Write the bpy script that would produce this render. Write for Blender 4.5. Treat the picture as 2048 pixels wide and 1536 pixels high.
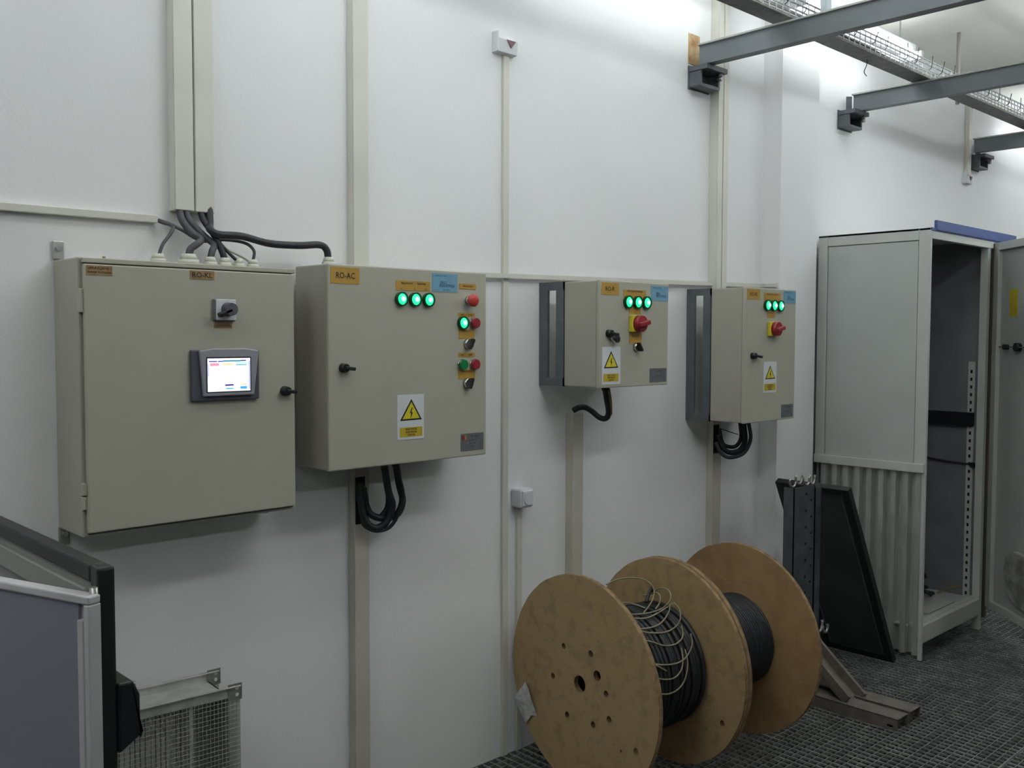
import bpy, bmesh, math, random
from mathutils import Vector, Matrix
for o in list(bpy.data.objects): bpy.data.objects.remove(o)
S = bpy.context.scene
COL = S.collection
random.seed(7)

# ------------------------------------------------------------ camera, world, exposure, lamps
YAW, PIT, ROL, FPX = 0.76235, 0.04997, 0.00262, 1921.8
F = Vector((math.sin(YAW)*math.cos(PIT), math.cos(YAW)*math.cos(PIT), -math.sin(PIT)))
R = Vector((math.cos(YAW), -math.sin(YAW), 0)); U = R.cross(F)
R2 = R*math.cos(ROL) + U*math.sin(ROL); U2 = R2.cross(F)
cd = bpy.data.cameras.new('camera'); cam = bpy.data.objects.new('camera', cd); COL.objects.link(cam)
m = Matrix((R2, U2, -F)).transposed().to_4x4(); m.translation = Vector((0, 0, 1.55))
cam.matrix_world = m
cd.sensor_width = 36; cd.lens = FPX/2048*36; cd.clip_start = 0.02
S.camera = cam
S.view_settings.view_transform = 'Standard'; S.view_settings.look = 'None'
S.view_settings.gamma = 1; S.view_settings.exposure = 0.0
S.view_settings.use_curve_mapping = False
w = bpy.data.worlds.new('world'); S.world = w; w.use_nodes = True
w.node_tree.nodes['Background'].inputs[0].default_value = (0.5, 0.55, 0.6, 1)
w.node_tree.nodes['Background'].inputs[1].default_value = 0.0
TUBE_COL = (0.93, 1.0, 0.99)
# rows of ceiling battens: (centre x, y, z of tubes, strength)
LAMPS = [(x, 0.80, 2.76, 34.0) for x in (-0.9, 2.3, 5.3, 8.4)] + [(x, -1.4, 2.76, 24.0) for x in (-0.9, 2.3, 5.3, 8.4)] \
    + [(x, 2.30, 3.03, 9.0) for x in (-1.3, 0.15, 1.6, 3.02, 4.50, 7.6)] \
    + [(x, 1.50, 3.06, 15.0) for x in (-0.4, 1.6, 3.6, 5.6, 7.6)]  # last row is added, put in to brighten the ceiling

# ------------------------------------------------------------ materials
def lin(h):
    h = h.lstrip('#'); c = [int(h[i:i+2], 16)/255 for i in (0, 2, 4)]
    return tuple(((x+.055)/1.055)**2.4 if x > .04045 else x/12.92 for x in c)
def mat(name, col, rough=.6, metal=0.0, var=.06, scale=8, bump=0.0, bscale=60, emit=None, col2=None, stretch=None, spec=None, contrast=(.35, .65)):
    m = bpy.data.materials.new(name); m.use_nodes = True; nt = m.node_tree; n = nt.nodes; b = n['Principled BSDF']
    if isinstance(col, str): col = lin(col)
    if isinstance(col2, str): col2 = lin(col2)
    b.inputs['Roughness'].default_value = rough; b.inputs['Metallic'].default_value = metal
    if spec is not None: b.inputs['Specular IOR Level'].default_value = spec
    tc = n.new('ShaderNodeTexCoord'); mp = n.new('ShaderNodeMapping'); nt.links.new(tc.outputs['Object'], mp.inputs[0])
    if stretch: mp.inputs['Scale'].default_value = stretch
    nz = n.new('ShaderNodeTexNoise'); nz.inputs['Scale'].default_value = scale; nz.inputs['Detail'].default_value = 5
    nt.links.new(mp.outputs[0], nz.inputs['Vector'])
    rp = n.new('ShaderNodeValToRGB'); rp.color_ramp.elements[0].position = contrast[0]; rp.color_ramp.elements[1].position = contrast[1]
    c2 = col2 if col2 else tuple(c*(1-var*2) for c in col)
    rp.color_ramp.elements[0].color = (*c2, 1); rp.color_ramp.elements[1].color = (*col, 1)
    nt.links.new(nz.outputs[0], rp.inputs[0]); nt.links.new(rp.outputs[0], b.inputs['Base Color'])
    if bump:
        bz = n.new('ShaderNodeTexNoise'); bz.inputs['Scale'].default_value = bscale; bz.inputs['Detail'].default_value = 4
        nt.links.new(mp.outputs[0], bz.inputs['Vector'])
        bp = n.new('ShaderNodeBump'); bp.inputs['Strength'].default_value = bump; bp.inputs['Distance'].default_value = .004
        nt.links.new(bz.outputs[0], bp.inputs['Height']); nt.links.new(bp.outputs[0], b.inputs['Normal'])
    if emit:
        b.inputs['Emission Color'].default_value = (*emit[0], 1); b.inputs['Emission Strength'].default_value = emit[1]
    return m
MW = mat('wall_plaster', (.80, .80, .81), .85, var=.015, scale=1.5, bump=.16, bscale=160)
MCEIL = mat('ceiling_paint', (.86, .85, .79), .85, var=.02, scale=2, bump=.2)
MROOM = mat('room_wall_paint', (.12, .12, .12), .9, var=.03, scale=2)
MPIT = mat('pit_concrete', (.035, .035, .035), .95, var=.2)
MROD = mat('grating_cross_bar_lit', (.52, .52, .52), .35, .5, var=.25, scale=9)  # paler than the grating: light on the rods put into the colour
MGRATE = mat('galvanised_grating', (.30, .305, .30), .45, .35, var=.2, scale=20)
MTRUNK = mat('pvc_trunking', (.66, .64, .58), .45, var=.04, scale=4)
MTRUNK2 = mat('pvc_trunking_yellowed', (.56, .53, .46), .5, var=.08, scale=4)
MJOINT = mat('trunk_joint_shade', (.22, .17, .13), .8)
MBOX = mat('pebble_grey_enamel', (.43, .41, .34), .38, var=.02, scale=5, bump=.04, bscale=300)
MBOXS = mat('pebble_grey_body', (.40, .38, .32), .42, var=.03, scale=5)
MGAP = mat('door_gap_shade', (.10, .09, .075), .8)  # dark tone standing for the shade in door gaps
MRAIL = mat('blue_grey_paint', (.11, .125, .14), .5, var=.1, scale=15)
MSTEEL = mat('beam_paint', (.17, .19, .205), .5, var=.08, scale=6)
MLIP = mat('beam_lip_lit', (.45, .46, .44), .5, var=.1, scale=10)  # paler than the web: lamp light on the flange put into the colour
MBLK = mat('black_plastic', (.012, .012, .014), .4)
MCAB = mat('black_cable', (.02, .022, .027), .5, var=.2, scale=30)
MCABG = mat('grey_cable', (.07, .07, .085), .5, var=.15, scale=30)
MGLAND = mat('gland_plastic', (.62, .62, .54), .5)
MOR = mat('orange_label', (.47, .27, .045), .5, var=.06, scale=40)
MORD = mat('dull_orange_label', (.36, .22, .09), .5, var=.15, scale=60)
MINK = mat('black_ink', (.03, .018, .01), .6)
MINKB = mat('blue_ink', (.02, .10, .20), .6)
MBLUE = mat('light_blue_label', (.17, .36, .50), .45, var=.05, scale=40)
MYEL = mat('yellow_print', (.66, .56, .03), .5, var=.04, scale=30)
MCAP = mat('amber_print', (.52, .38, .03), .5, var=.04, scale=30)
MWHITE = mat('white_label', (.66, .67, .70), .45, var=.02)
MGREY = mat('grey_plate', (.19, .20, .22), .35, .3, var=.1, scale=80)
MHMI = mat('hmi_bezel_grey', (.30, .30, .34), .4, var=.02)
MHMID = mat('hmi_dark_grey', (.085, .085, .11), .5, var=.06)
MCHR = mat('chrome', (.75, .75, .73), .2, 1.0, var=.03)
MRED = mat('red_button', (.55, .045, .04), .35, var=.04)
MRED2 = mat('dark_red_button', (.30, .02, .03), .35, var=.04)
MGRN = mat('unlit_green_lens', (.015, .22, .06), .25, var=.05)
MGRING = mat('green_lens_rim', (.002, .06, .012), .3)
MLITG = mat('lit_green_lens', (.02, .5, .2), .3, emit=((.02, 1.0, .42), 1.15))
MLITC = mat('lit_lamp_core', (.4, .9, .7), .3, emit=((.42, 1.0, .86), 1.7))
MWOOD = mat('drum_plywood', (.44, .30, .15), .75, col2=(.34, .235, .115), scale=26, bump=.3, bscale=90, contrast=(.32, .5))
MWOODE = mat('plywood_edge', (.30, .19, .09), .8, col2=(.16, .10, .05), scale=40, contrast=(.35, .6))
MWOOD3 = mat('drum_plywood_red', (.38, .235, .11), .75, col2=(.30, .175, .08), scale=14, bump=.3, bscale=90, contrast=(.3, .6))
MHOLE = mat('hole_dark', (.01, .008, .006), .9)
MWIRE = mat('beige_wire', (.30, .26, .17), .5, var=.1, scale=60)
MPAPER = mat('paper', (.62, .61, .60), .8, col2=(.42, .41, .42), scale=45, contrast=(.4, .62))
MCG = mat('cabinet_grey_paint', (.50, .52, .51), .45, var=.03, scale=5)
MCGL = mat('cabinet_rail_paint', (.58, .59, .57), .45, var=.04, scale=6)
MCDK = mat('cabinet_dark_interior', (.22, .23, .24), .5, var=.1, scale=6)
MGALV = mat('galvanised_sheet', (.56, .55, .54), .42, .35, var=.12, scale=25, stretch=(1, 1, .25))
MBLUEP = mat('blue_header_paint', (.07, .11, .30), .4, var=.05)
MRUBBER = mat('black_rubber', (.014, .015, .016), .45, var=.15)
MGLASS = mat('dark_panel_glass', (.065, .07, .07), .25, var=.2, scale=4)
MSTAND = mat('galvanised_stand', (.10, .115, .125), .45, .35, var=.15, scale=18)
MFOOT = mat('dusty_stand_foot', (.17, .14, .12), .75, var=.15, scale=18)
MZINC = mat('zinc_clamp', (.45, .45, .43), .35, .7, var=.15, scale=30)
MPANEL = mat('grey_panel_paint', (.23, .235, .29), .4, var=.05, scale=3)
MPANELIN = mat('pale_inner_panel', (.30, .31, .29), .5, var=.05, scale=3)
MALU = mat('aluminium_profile', (.60, .565, .59), .4, .15, var=.06, scale=12)
MSLAT = mat('filter_slat', (.60, .57, .56), .7, var=.08, scale=10)
MMESH = mat('mesh_wire', (.50, .50, .49), .4, .2, var=.1)
MRUST = mat('rust_patch', (.55, .42, .24), .9, col2=(.28, .11, .03), scale=16, contrast=(.3, .6))
MTRAY = mat('cable_tray_zinc', (.16, .16, .155), .5, .5, var=.2, scale=30)
MTRAYM = mat('tray_mesh', (.36, .38, .38), .35, .7, var=.2, scale=60)
MORC = mat('orange_cable', (.55, .09, .03), .5)
MDRED = mat('dark_red_lens', (.12, .008, .02), .3)
def tube_glow(k):
    m = bpy.data.materials.new('tube_glow'); m.use_nodes = True; b = m.node_tree.nodes['Principled BSDF']
    b.inputs['Emission Color'].default_value = (*TUBE_COL, 1); b.inputs['Emission Strength'].default_value = k; return m
MTUBE = {k: tube_glow(k) for k in {l[3] for l in LAMPS}}
def em(name, c, s=1.0): return mat(name, tuple(x*.5 for x in c), .4, var=0, emit=(c, s))

# ------------------------------------------------------------ mesh helper
def catmull(pts, n=8):
    P = [Vector(p) for p in pts]
    if len(P) < 3: return P
    P = [P[0]*2-P[1]] + P + [P[-1]*2-P[-2]]; out = []
    for i in range(1, len(P)-2):
        a, b, c, d = P[i-1:i+3]
        for k in range(n):
            t = k/n
            out.append(.5*((2*b)+(c-a)*t+(2*a-5*b+4*c-d)*t*t+(3*b-a-3*c+d)*t*t*t))
    out.append(P[-2]); return out
class G:
    def __init__(s): s.bm = bmesh.new()
    def box(s, x0, x1, y0, y1, z0, z1, mi=0):
        v = [s.bm.verts.new(p) for p in [(x0,y0,z0),(x1,y0,z0),(x1,y1,z0),(x0,y1,z0),(x0,y0,z1),(x1,y0,z1),(x1,y1,z1),(x0,y1,z1)]]
        for q in [(0,3,2,1),(4,5,6,7),(0,1,5,4),(1,2,6,5),(2,3,7,6),(3,0,4,7)]:
            f = s.bm.faces.new([v[i] for i in q]); f.material_index = mi
        return s
    def prism(s, poly, axis, a, b, mi=0):
        """poly: 2-D points in the plane normal to axis (x: y,z  y: x,z  z: x,y)"""
        def P(p, t):
            return {'x': (t, p[0], p[1]), 'y': (p[0], t, p[1]), 'z': (p[0], p[1], t)}[axis]
        A = [s.bm.verts.new(P(p, a)) for p in poly]; B = [s.bm.verts.new(P(p, b)) for p in poly]
        fs = [s.bm.faces.new(A), s.bm.faces.new(B[::-1])]
        n = len(poly)
        for i in range(n): fs.append(s.bm.faces.new([A[i], B[i], B[(i+1) % n], A[(i+1) % n]]))
        for f in fs: f.material_index = mi
        return s
    def tube(s, pts, r, seg=8, smooth=True, n=8, closed=False, mi=0):
        P = catmull(pts, n) if (smooth and len(pts) > 2 and not closed) else [Vector(p) for p in pts]
        k = len(P); rings = []; up = None
        for i in range(k):
            if closed: t = P[(i+1) % k]-P[i-1]
            else: t = P[min(i+1, k-1)]-P[max(i-1, 0)]
            t.normalize()
            if up is None: up = Vector((0, 0, 1)) if abs(t.z) < .9 else Vector((1, 0, 0))
            side = t.cross(up).normalized(); up = side.cross(t).normalized()
            rr = r(i/(k-1)) if callable(r) else r
            rings.append([s.bm.verts.new(P[i]+(side*math.cos(2*math.pi*j/seg)+up*math.sin(2*math.pi*j/seg))*rr) for j in range(seg)])
        for i in range(k if closed else k-1):
            a, b = rings[i], rings[(i+1) % k]
            for j in range(seg):
                f = s.bm.faces.new([a[j], a[(j+1) % seg], b[(j+1) % seg], b[j]]); f.smooth = True; f.material_index = mi
        if not closed:
            for q in (s.bm.faces.new(rings[0][::-1]), s.bm.faces.new(rings[-1])): q.material_index = mi
        return s
    def cyl(s, p0, p1, r0, r1=None, seg=20, mi=0, caps=True):
        r1 = r0 if r1 is None else r1
        p0 = Vector(p0); p1 = Vector(p1); t = (p1-p0).normalized(); up = Vector((0, 0, 1)) if abs(t.z) < .9 else Vector((1, 0, 0))
        sd = t.cross(up).normalized(); up = sd.cross(t)
        A = [s.bm.verts.new(p0+(sd*math.cos(2*math.pi*j/seg)+up*math.sin(2*math.pi*j/seg))*r0) for j in range(seg)]
        B = [s.bm.verts.new(p1+(sd*math.cos(2*math.pi*j/seg)+up*math.sin(2*math.pi*j/seg))*r1) for j in range(seg)]
        if caps:
            for q in (s.bm.faces.new(A[::-1]), s.bm.faces.new(B)): q.material_index = mi
        for j in range(seg):
            f = s.bm.faces.new([A[j], A[(j+1) % seg], B[(j+1) % seg], B[j]]); f.smooth = True; f.material_index = mi
        return s
    def dome(s, c, r, h, seg=20, rings=4, mi=0):
        """dome bulging towards -y"""
        prev = None
        for i in range(rings+1):
            a = math.pi/2*i/rings; rr = r*math.cos(a); y = c[1]-h*math.sin(a)
            if i == rings:
                v = s.bm.verts.new((c[0], y, c[2]))
                for j in range(seg):
                    f = s.bm.faces.new([prev[j], prev[(j+1) % seg], v]); f.smooth = True; f.material_index = mi
            else:
                cur = [s.bm.verts.new((c[0]+rr*math.cos(2*math.pi*j/seg), y, c[2]+rr*math.sin(2*math.pi*j/seg))) for j in range(seg)]
                if prev:
                    for j in range(seg):
                        f = s.bm.faces.new([prev[j], prev[(j+1) % seg], cur[(j+1) % seg], cur[j]]); f.smooth = True; f.material_index = mi
                prev = cur
        return s
    def ring(s, c, ro, ri, y0, y1, seg=24, mi=0):
        """annulus between y0 (back) and y1 (front) facing -y"""
        L = []
        for (r, y) in ((ro, y0), (ro, y1), (ri, y1), (ri, y0)):
            L.append([s.bm.verts.new((c[0]+r*math.cos(2*math.pi*j/seg), y, c[1]+r*math.sin(2*math.pi*j/seg))) for j in range(seg)])
        for a, b in ((0, 1), (1, 2), (2, 3)):
            for j in range(seg):
                f = s.bm.faces.new([L[a][j], L[a][(j+1) % seg], L[b][(j+1) % seg], L[b][j]]); f.material_index = mi
        return s
    def text(s, txt, cx, cz, y, h, maxw=None, mi=0):
        cu = bpy.data.curves.new('t', 'FONT'); cu.body = txt; cu.size = 1; cu.resolution_u = 2; cu.offset = .012
        to = bpy.data.objects.new('t', cu); COL.objects.link(to); bpy.context.view_layer.update()
        me = bpy.data.meshes.new_from_object(to.evaluated_get(bpy.context.evaluated_depsgraph_get()))
        bpy.data.objects.remove(to)
        xs = [v.co.x for v in me.vertices]; ys = [v.co.y for v in me.vertices]
        if not xs: return s
        w0 = max(xs)-min(xs); h0 = max(ys)-min(ys); k = h/.7; kx = k
        if maxw and w0*k > maxw: kx = maxw/w0
        mx = (max(xs)+min(xs))/2; my = (max(ys)+min(ys))/2
        vs = [s.bm.verts.new((cx+(v.co.x-mx)*kx, y, cz+(v.co.y-my)*k)) for v in me.vertices]
        for p in me.polygons:
            try: f = s.bm.faces.new([vs[i] for i in p.vertices]); f.material_index = mi
            except ValueError: pass
        bpy.data.meshes.remove(me); return s
    def xf(s, M): s.bm.transform(M); return s
def top(o):
    while o.parent: o = o.parent
    return o
def obj(name, g, mats, parent=None, world=True, bevel=0, label=None, seg=2, kind=None):
    me = bpy.data.meshes.new(name)
    if parent and world:
        t = top(parent); g.bm.transform((Matrix.Translation(t.location) @ t.rotation_euler.to_matrix().to_4x4()).inverted())
    bmesh.ops.recalc_face_normals(g.bm, faces=g.bm.faces[:])
    g.bm.to_mesh(me); g.bm.free()
    o = bpy.data.objects.new(name, me); COL.objects.link(o)
    for mm in (mats if isinstance(mats, (list, tuple)) else [mats]): me.materials.append(mm)
    if parent: o.parent = parent
    if bevel:
        b = o.modifiers.new('bevel', 'BEVEL'); b.width = bevel; b.segments = seg; b.limit_method = 'ANGLE'
    if label: o['label'] = label
    if kind: o['kind'] = kind
    return o
def thing(name, label, cat, loc, rz=0, group=None):
    o = bpy.data.objects.new(name, None); o.empty_display_size = .05; COL.objects.link(o)
    o.location = loc; o.rotation_euler = (0, 0, rz); o['label'] = label; o['category'] = cat
    if group: o['group'] = group
    return o
def single(name, g, mats, label, cat, group=None, bevel=0, kind=None):
    c = [v.co for v in g.bm.verts]
    lo = Vector([min(p[i] for p in c) for i in range(3)]); hi = Vector([max(p[i] for p in c) for i in range(3)])
    base = Vector(((lo.x+hi.x)/2, (lo.y+hi.y)/2, lo.z)); g.bm.transform(Matrix.Translation(-base))
    o = obj(name, g, mats, bevel=bevel); o.location = base; o['label'] = label; o['category'] = cat
    if group: o['group'] = group
    if kind: o['kind'] = kind
    return o
def struct(name, g, mats, bevel=0):
    o = obj(name, g, mats, bevel=bevel); o['kind'] = 'structure'; return o
def part(name, parent, mats, x0, x1, y0, y1, z0, z1, bevel=0, label=None):
    return obj(name, G().box(x0, x1, y0, y1, z0, z1), mats, parent, bevel=bevel, label=label)

# ------------------------------------------------------------ the room
WY = 2.54; CZ = 3.22; XL, XR, YB = -3.2, 11.0, -3.4
struct('wall_back', G().box(XL, XR, WY, WY+.2, -.4, CZ), MW)
struct('wall_left', G().box(XL-.2, XL, YB, WY, -.4, CZ), MROOM)
struct('wall_right', G().box(XR, XR+.2, YB, WY, -.4, CZ), MROOM)
struct('wall_front', G().box(XL, XR, YB-.2, YB, -.4, CZ), MROOM)
struct('ceiling', G().box(XL-.2, XR+.2, YB-.2, WY+.2, CZ, CZ+.15), MCEIL)
struct('wall_column', G().box(4.085, 4.43, 2.44, WY+.05, -.4, CZ+.02), MW)
# floor: steel grating over a dark service pit
g = G(); px = .0335
x = XL+.02
while x < XR: g.box(x-.0021, x+.0021, YB, WY-.004, -.007, -.0004, mi=1); x += px
y = YB+.01
while y < WY: g.box(XL, XR, y-.0015, y+.0015, -.020, 0); y += px
for y in (1.235, .235, -.765): g.box(XL, XR, y-.006, y+.006, -.03, 0)   # banding bars between the panels
fl = struct('floor', g, [MGRATE, MROD])
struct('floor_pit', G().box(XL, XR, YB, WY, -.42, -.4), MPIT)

# ------------------------------------------------------------ steel beams, their brackets, cable tray
BX = [3.49, 4.875, 6.51]; bl = ['nearest', 'middle', 'farthest']
for i, bx in enumerate(BX):
    t = thing('steel_beam', ['blue-grey steel channel beam nearest the switch boxes, longest in view under the ceiling',
        'blue-grey steel channel beam above the tall open cabinet, second of the three overhead',
        'blue-grey steel channel beam at the far right edge, beside the short hanging conduit'][i], 'beam', (bx, -.4, 2.745), group='overhead steel beams')
    g = G(); zt = 2.83 if i else 2.803; zb = 2.745 if i else 2.720
    yn = 2.49; yf = -3.38
    if i == 0: g.prism([(bx, zb), (bx+.05, zb), (bx+.05, zt), (bx, zt)], 'y', yf, yn)
    else: g.prism([(bx+.004, zb), (bx+.05, zb), (bx+.05, zb+.006), (bx+.012, zb+.03), (bx+.012, zt-.004), (bx+.004, zt-.004)], 'y', yf, yn)
    obj('beam_web', g, MSTEEL, t)
    obj('beam_flange', G().box(bx-.012, bx+.052, yf, yn+.003, zt-.002, zt+.005), MLIP, t, label='top flange, painted pale for the light on it')
    # bracket under the wall end
    b = thing('beam_bracket', ['dark grey wall bracket under the nearest beam, touching the double trunking',
        'dark grey wall bracket under the middle beam end, above the tall cabinet',
        'dark grey wall bracket under the farthest beam, half hidden by the short conduit'][i], 'bracket', (bx+.05, 2.50, 2.66), group='beam end brackets')
    g = G(); x0 = (3.480, 4.806, 6.575)[i]
    x1 = x0+.145
    g.prism([(x0, 2.72), (x0, 2.66), (x0+.004, 2.655), (x1-.004, 2.655), (x1, 2.66), (x1, 2.72), (x1-.012, 2.72), (x1-.012, 2.668), (x0+.012, 2.668), (x0+.012, 2.72)], 'y', 2.475, WY-.004)
    obj('bracket_channel', g, MRAIL, b)
    part('support_plate', b, MRAIL, x0-.004, x1+.006, 2.44, WY-.004, 2.722, 2.743)
    part('wall_plate', b, MRAIL, x0-.004, x1+.004, WY-.006, WY-.0005, 2.650, 2.75)
    obj('bolt', G().cyl((x0+.125, 2.476, 2.70), (x0+.125, 2.450, 2.70), .010, seg=6), MZINC, b)
    obj('bolt', G().cyl((x0+.12, 2.455, 2.722), (x0+.12, 2.455, 2.708), .010, seg=6), MZINC, b)
    if i == 0:
        for c in b.children: c.location.z -= .025
    if i: obj('gusset_plate', G().prism([(2.53, 2.83), (2.50, 2.825), (2.50, 2.744), (2.53, 2.744)], 'x', x0+.07, x0+.076), MRAIL, b)
single('rust_patch', G().box(3.478, 3.56, WY-.003, WY+.001, 2.735, 2.865), MRUST, 'rust-stained plaster patch behind the end of the nearest beam', 'stain')

t = thing('cable_tray', 'perforated steel cable tray running along the wall on top of the beams', 'tray', (5, 2.13, 2.837))
T0, T1 = -3.1, 10.5
part('tray_bottom', t, MTRAY, T0, T1, 2.085, 2.175, 2.838, 2.842)
part('tray_side', t, MTRAY, T0, T1, 2.173, 2.176, 2.838, 2.850)
part('tray_side', t, MTRAY, T0, T1, 2.082, 2.085, 2.838, 2.850)
g = G(); x = T0+.03
while x < T1:
    g.box(x-.003, x+.003, 2.081, 2.084, 2.845, 2.925); g.box(x-.003, x+.003, 2.174, 2.177, 2.845, 2.925); x += .05
for yy in (2.0825, 2.1755):
    g.box(T0, T1, yy-.0025, yy+.0025, 2.92, 2.926); g.box(T0, T1, yy-.0025, yy+.0025, 2.90, 2.905); g.box(T0, T1, yy-.0025, yy+.0025, 2.875, 2.880)
obj('wire_mesh', g, MTRAYM, t, kind='stuff')
random.seed(3)
for hx_ in (-2.6, -.9, .8, 2.5):
    obj('hanger_rod', G().cyl((hx_, 2.079, 2.84), (hx_, 2.079, CZ), .004, seg=8), MZINC, t)
for k in range(5):
    yy = 2.10+.014*k; pts = [(T0+.02+j*.6, yy+random.uniform(-.006, .006), 2.852+.01*(k % 2)+random.uniform(0, .012)) for j in range(22)]
    obj('tray_cable', G().tube(pts, .007, 6, n=3), MCABG if k % 2 else MTRUNK, t)
g = G()
for k in range(46):
    x = 3.5+k*.15+random.uniform(-.03, .03); g.tube([(x, 2.09, 2.88), (x+random.uniform(-.01, .01), 2.07, 2.885), (x+random.uniform(-.02, .02), 2.06, 2.93+random.uniform(0, .03))], .0022, 4, n=2)
obj('tie_tails', g, MBLK, t, kind='stuff')
# tray support bracket near the first beam and a bunch of looped grey cable
t = thing('tray_hanger', 'pale blue-grey steel hanger post above the nearest beam, beside the tray', 'hanger', (3.74, 2.06, 2.83))
part('post', t, mat('pale_blue_steel', (.45, .52, .56), .45), 3.735, 3.77, 2.03, 2.06, 2.837, CZ)
part('foot_plate', t, MRAIL, 3.60, 3.80, 2.03, 2.07, 2.832, 2.8365)
pts = [(3.84+.04*math.cos(a)+.012*a/6, 2.0, 2.885+.045*math.sin(a)) for a in [k*.7 for k in range(20)]]
single('cable_coil', G().tube(pts, .008, 6, n=4), MGLAND, 'pale loops of spare cable hanging on the nearest beam beside the hanger post', 'cable')
single('hanger_rod', G().cyl((5.48, 2.19, 2.832), (5.48, 2.19, CZ), .011, seg=10), mat('rod_brown', (.40, .36, .33), .5), 'thin threaded rod hanging from the ceiling between two beams', 'rod')
single('hanging_wire', G().tube([(4.318, 2.14, 2.836), (4.322, 2.145, 2.81), (4.31, 2.15, 2.78), (4.335, 2.15, 2.765)], .0022, 5), MBLK, 'short black wire end dangling below the cable tray', 'wire')
single('orange_cable', G().tube([(6.53, 2.525, 3.02), (6.51, 2.49, 3.06), (6.48, 2.42, 3.0), (6.42, 2.33, 2.965), (6.40, 2.24, 2.95), (6.45, 2.19, 2.93)], .008, 8), MORC, 'orange cable drooping from the cable tray to the short conduit', 'cable')
single('junction_clip', G().box(6.43, 6.50, 2.02, 2.07, 2.93, 2.985).cyl((6.47, 2.045, 2.985), (6.47, 2.045, 3.01), .008), MBLK, 'small black clip box on the tray above the orange cable', 'clip')

# ------------------------------------------------------------ lamps (out of the photograph)
ORD = ['first', 'second', 'third', 'fourth']
for i, (lx, ly, LAMP_Z, k) in enumerate(LAMPS):
    row = 'above the cable tray by the wall' if ly > 2 else 'close under the ceiling, added to brighten it' if ly > 1 else 'over the aisle' if ly > 0 else 'at the far side of the room'
    lab = 'lit fluorescent batten behind the cable tray, showing between the first two beams' if (ly > 2 and abs(lx-4.5) < .01) else 'white fluorescent batten hanging %s, %s from the left end' % (row, ORD[i % 4] if i < 8 else ['first','second','third','fourth','fifth','sixth'][i-8 if i < 14 else i-14])
    t = thing('fluorescent_lamp', lab, 'lamp', (lx, ly, LAMP_Z-.03), group='ceiling battens')
    part('housing', t, MWHITE, lx-.63, lx+.63, ly-.03, ly+.03, LAMP_Z+.02, LAMP_Z+.07, bevel=.004)
    for s in (-1, 1):
        obj('tube', G().cyl((lx-.58, ly+s*.055, LAMP_Z), (lx+.58, ly+s*.055, LAMP_Z), .014, seg=10), MTUBE[k], t)
        part('lamp_holder', t, MWHITE, lx+s*.6-.012, lx+s*.6+.012, ly-.075, ly+.075, LAMP_Z-.02, LAMP_Z+.022)
        obj('suspension_rod', G().cyl((lx+s*.5, ly, LAMP_Z+.07), (lx+s*.5, ly, CZ), .004, seg=8), MZINC, t)

# ------------------------------------------------------------ trunking on the wall
def trunk(name, x0, x1, dep, z0, z1, label, m=MTRUNK, end=False, line=False, cap=True, group=None):
    t = thing(name, label, 'trunking', ((x0+x1)/2, WY-dep/2, z0), group=group)
    part('trunk_base', t, m, x0, x1, WY-dep+.004, WY-.0005, z0, z1)
    part('trunk_cover', t, m, x0+.001, x1-.001, WY-dep, WY-dep+.0045, z0+.001, z1, bevel=.0015)
    return t
trunk('cable_trunking', 1.139, 1.1935, .04, 1.886, CZ, 'left of the paired cream trunkings ending above the RO-KL box', group='vertical trunkings')
trunk('cable_trunking', 1.1965, 1.253, .04, 1.885, CZ, 'right of the paired cream trunkings ending above the RO-KL box', group='vertical trunkings')
trunk('cable_trunking', 1.714, 1.773, .033, 1.70, CZ, 'cream trunking running from the ceiling down to the RO-AC box', MTRUNK, group='vertical trunkings')
t = trunk('cable_trunking', 1.710, 1.768, .034, 0.001, 1.155, 'cream trunking from below the RO-AC box down to the floor, with open cable slot', MTRUNK2, group='vertical trunkings')
part('cable_slot', t, MHOLE, 1.714, 1.75, WY-.0355, WY-.033, .956, 1.105)
trunk('cable_trunking', 2.369, 2.398, .012, 0.001, 2.552, 'narrow cream trunking running from the small red-triangle detector to the floor', MTRUNK, group='vertical trunkings')
trunk('cable_trunking', 2.443, 2.470, .012, 0.001, .925, 'narrow cream trunking dropping from the round-edged socket to the floor', MTRUNK, group='vertical trunkings')
t = trunk('cable_trunking', 2.714, 2.776, .037, 0.001, 1.252, 'cream trunking below the smallest switch box, behind the cable drums', MTRUNK2, group='vertical trunkings')
t = trunk('cable_trunking', 3.652, 3.720, .034, 0.001, 1.42, 'cream trunking below the rightmost switch box with dark cable slot', MTRUNK2, group='vertical trunkings')
part('cable_slot', t, MHOLE, 3.655, 3.70, WY-.0355, WY-.033, 1.02, 1.15)
trunk('cable_trunking', 3.646, 3.683, .046, 1.42, CZ, 'left, deeper one of the twin trunkings behind the nearest beam end', MTRUNK, group='vertical trunkings')
trunk('cable_trunking', 3.690, 3.730, .044, 1.42, CZ, 'right, slimmer one of the twin trunkings behind the nearest beam end', MTRUNK, group='vertical trunkings')
single('trunk_shadow_joint', G().box(3.683, 3.690, WY-.04, WY, 1.42, CZ), MJOINT, 'brown strip for the shadow in the joint between the twin trunkings behind the nearest beam', 'joint')  # strip for the shadow in the joint, its shade put into the colour
single('horizontal_trunking', G().prism([(-2.4, 1.835), (1.100, 1.849), (1.100, 1.869), (-2.4, 1.852)], 'y', WY-.02, WY-.0005), MTRUNK, 'short horizontal cream trunking at the left edge ending above the RO-KL box', 'trunking', bevel=.002)
single('horizontal_trunking', G().prism([(2.115, 1.753), (4.084, 1.785), (4.084, 1.803), (2.115, 1.769)], 'y', WY-.026, WY-.013).box(4.072, 4.084, 2.452, WY-.02, 1.786, 1.803), MTRUNK, 'long thin horizontal trunking passing over the two right switch boxes to the column', 'trunking')
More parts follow.
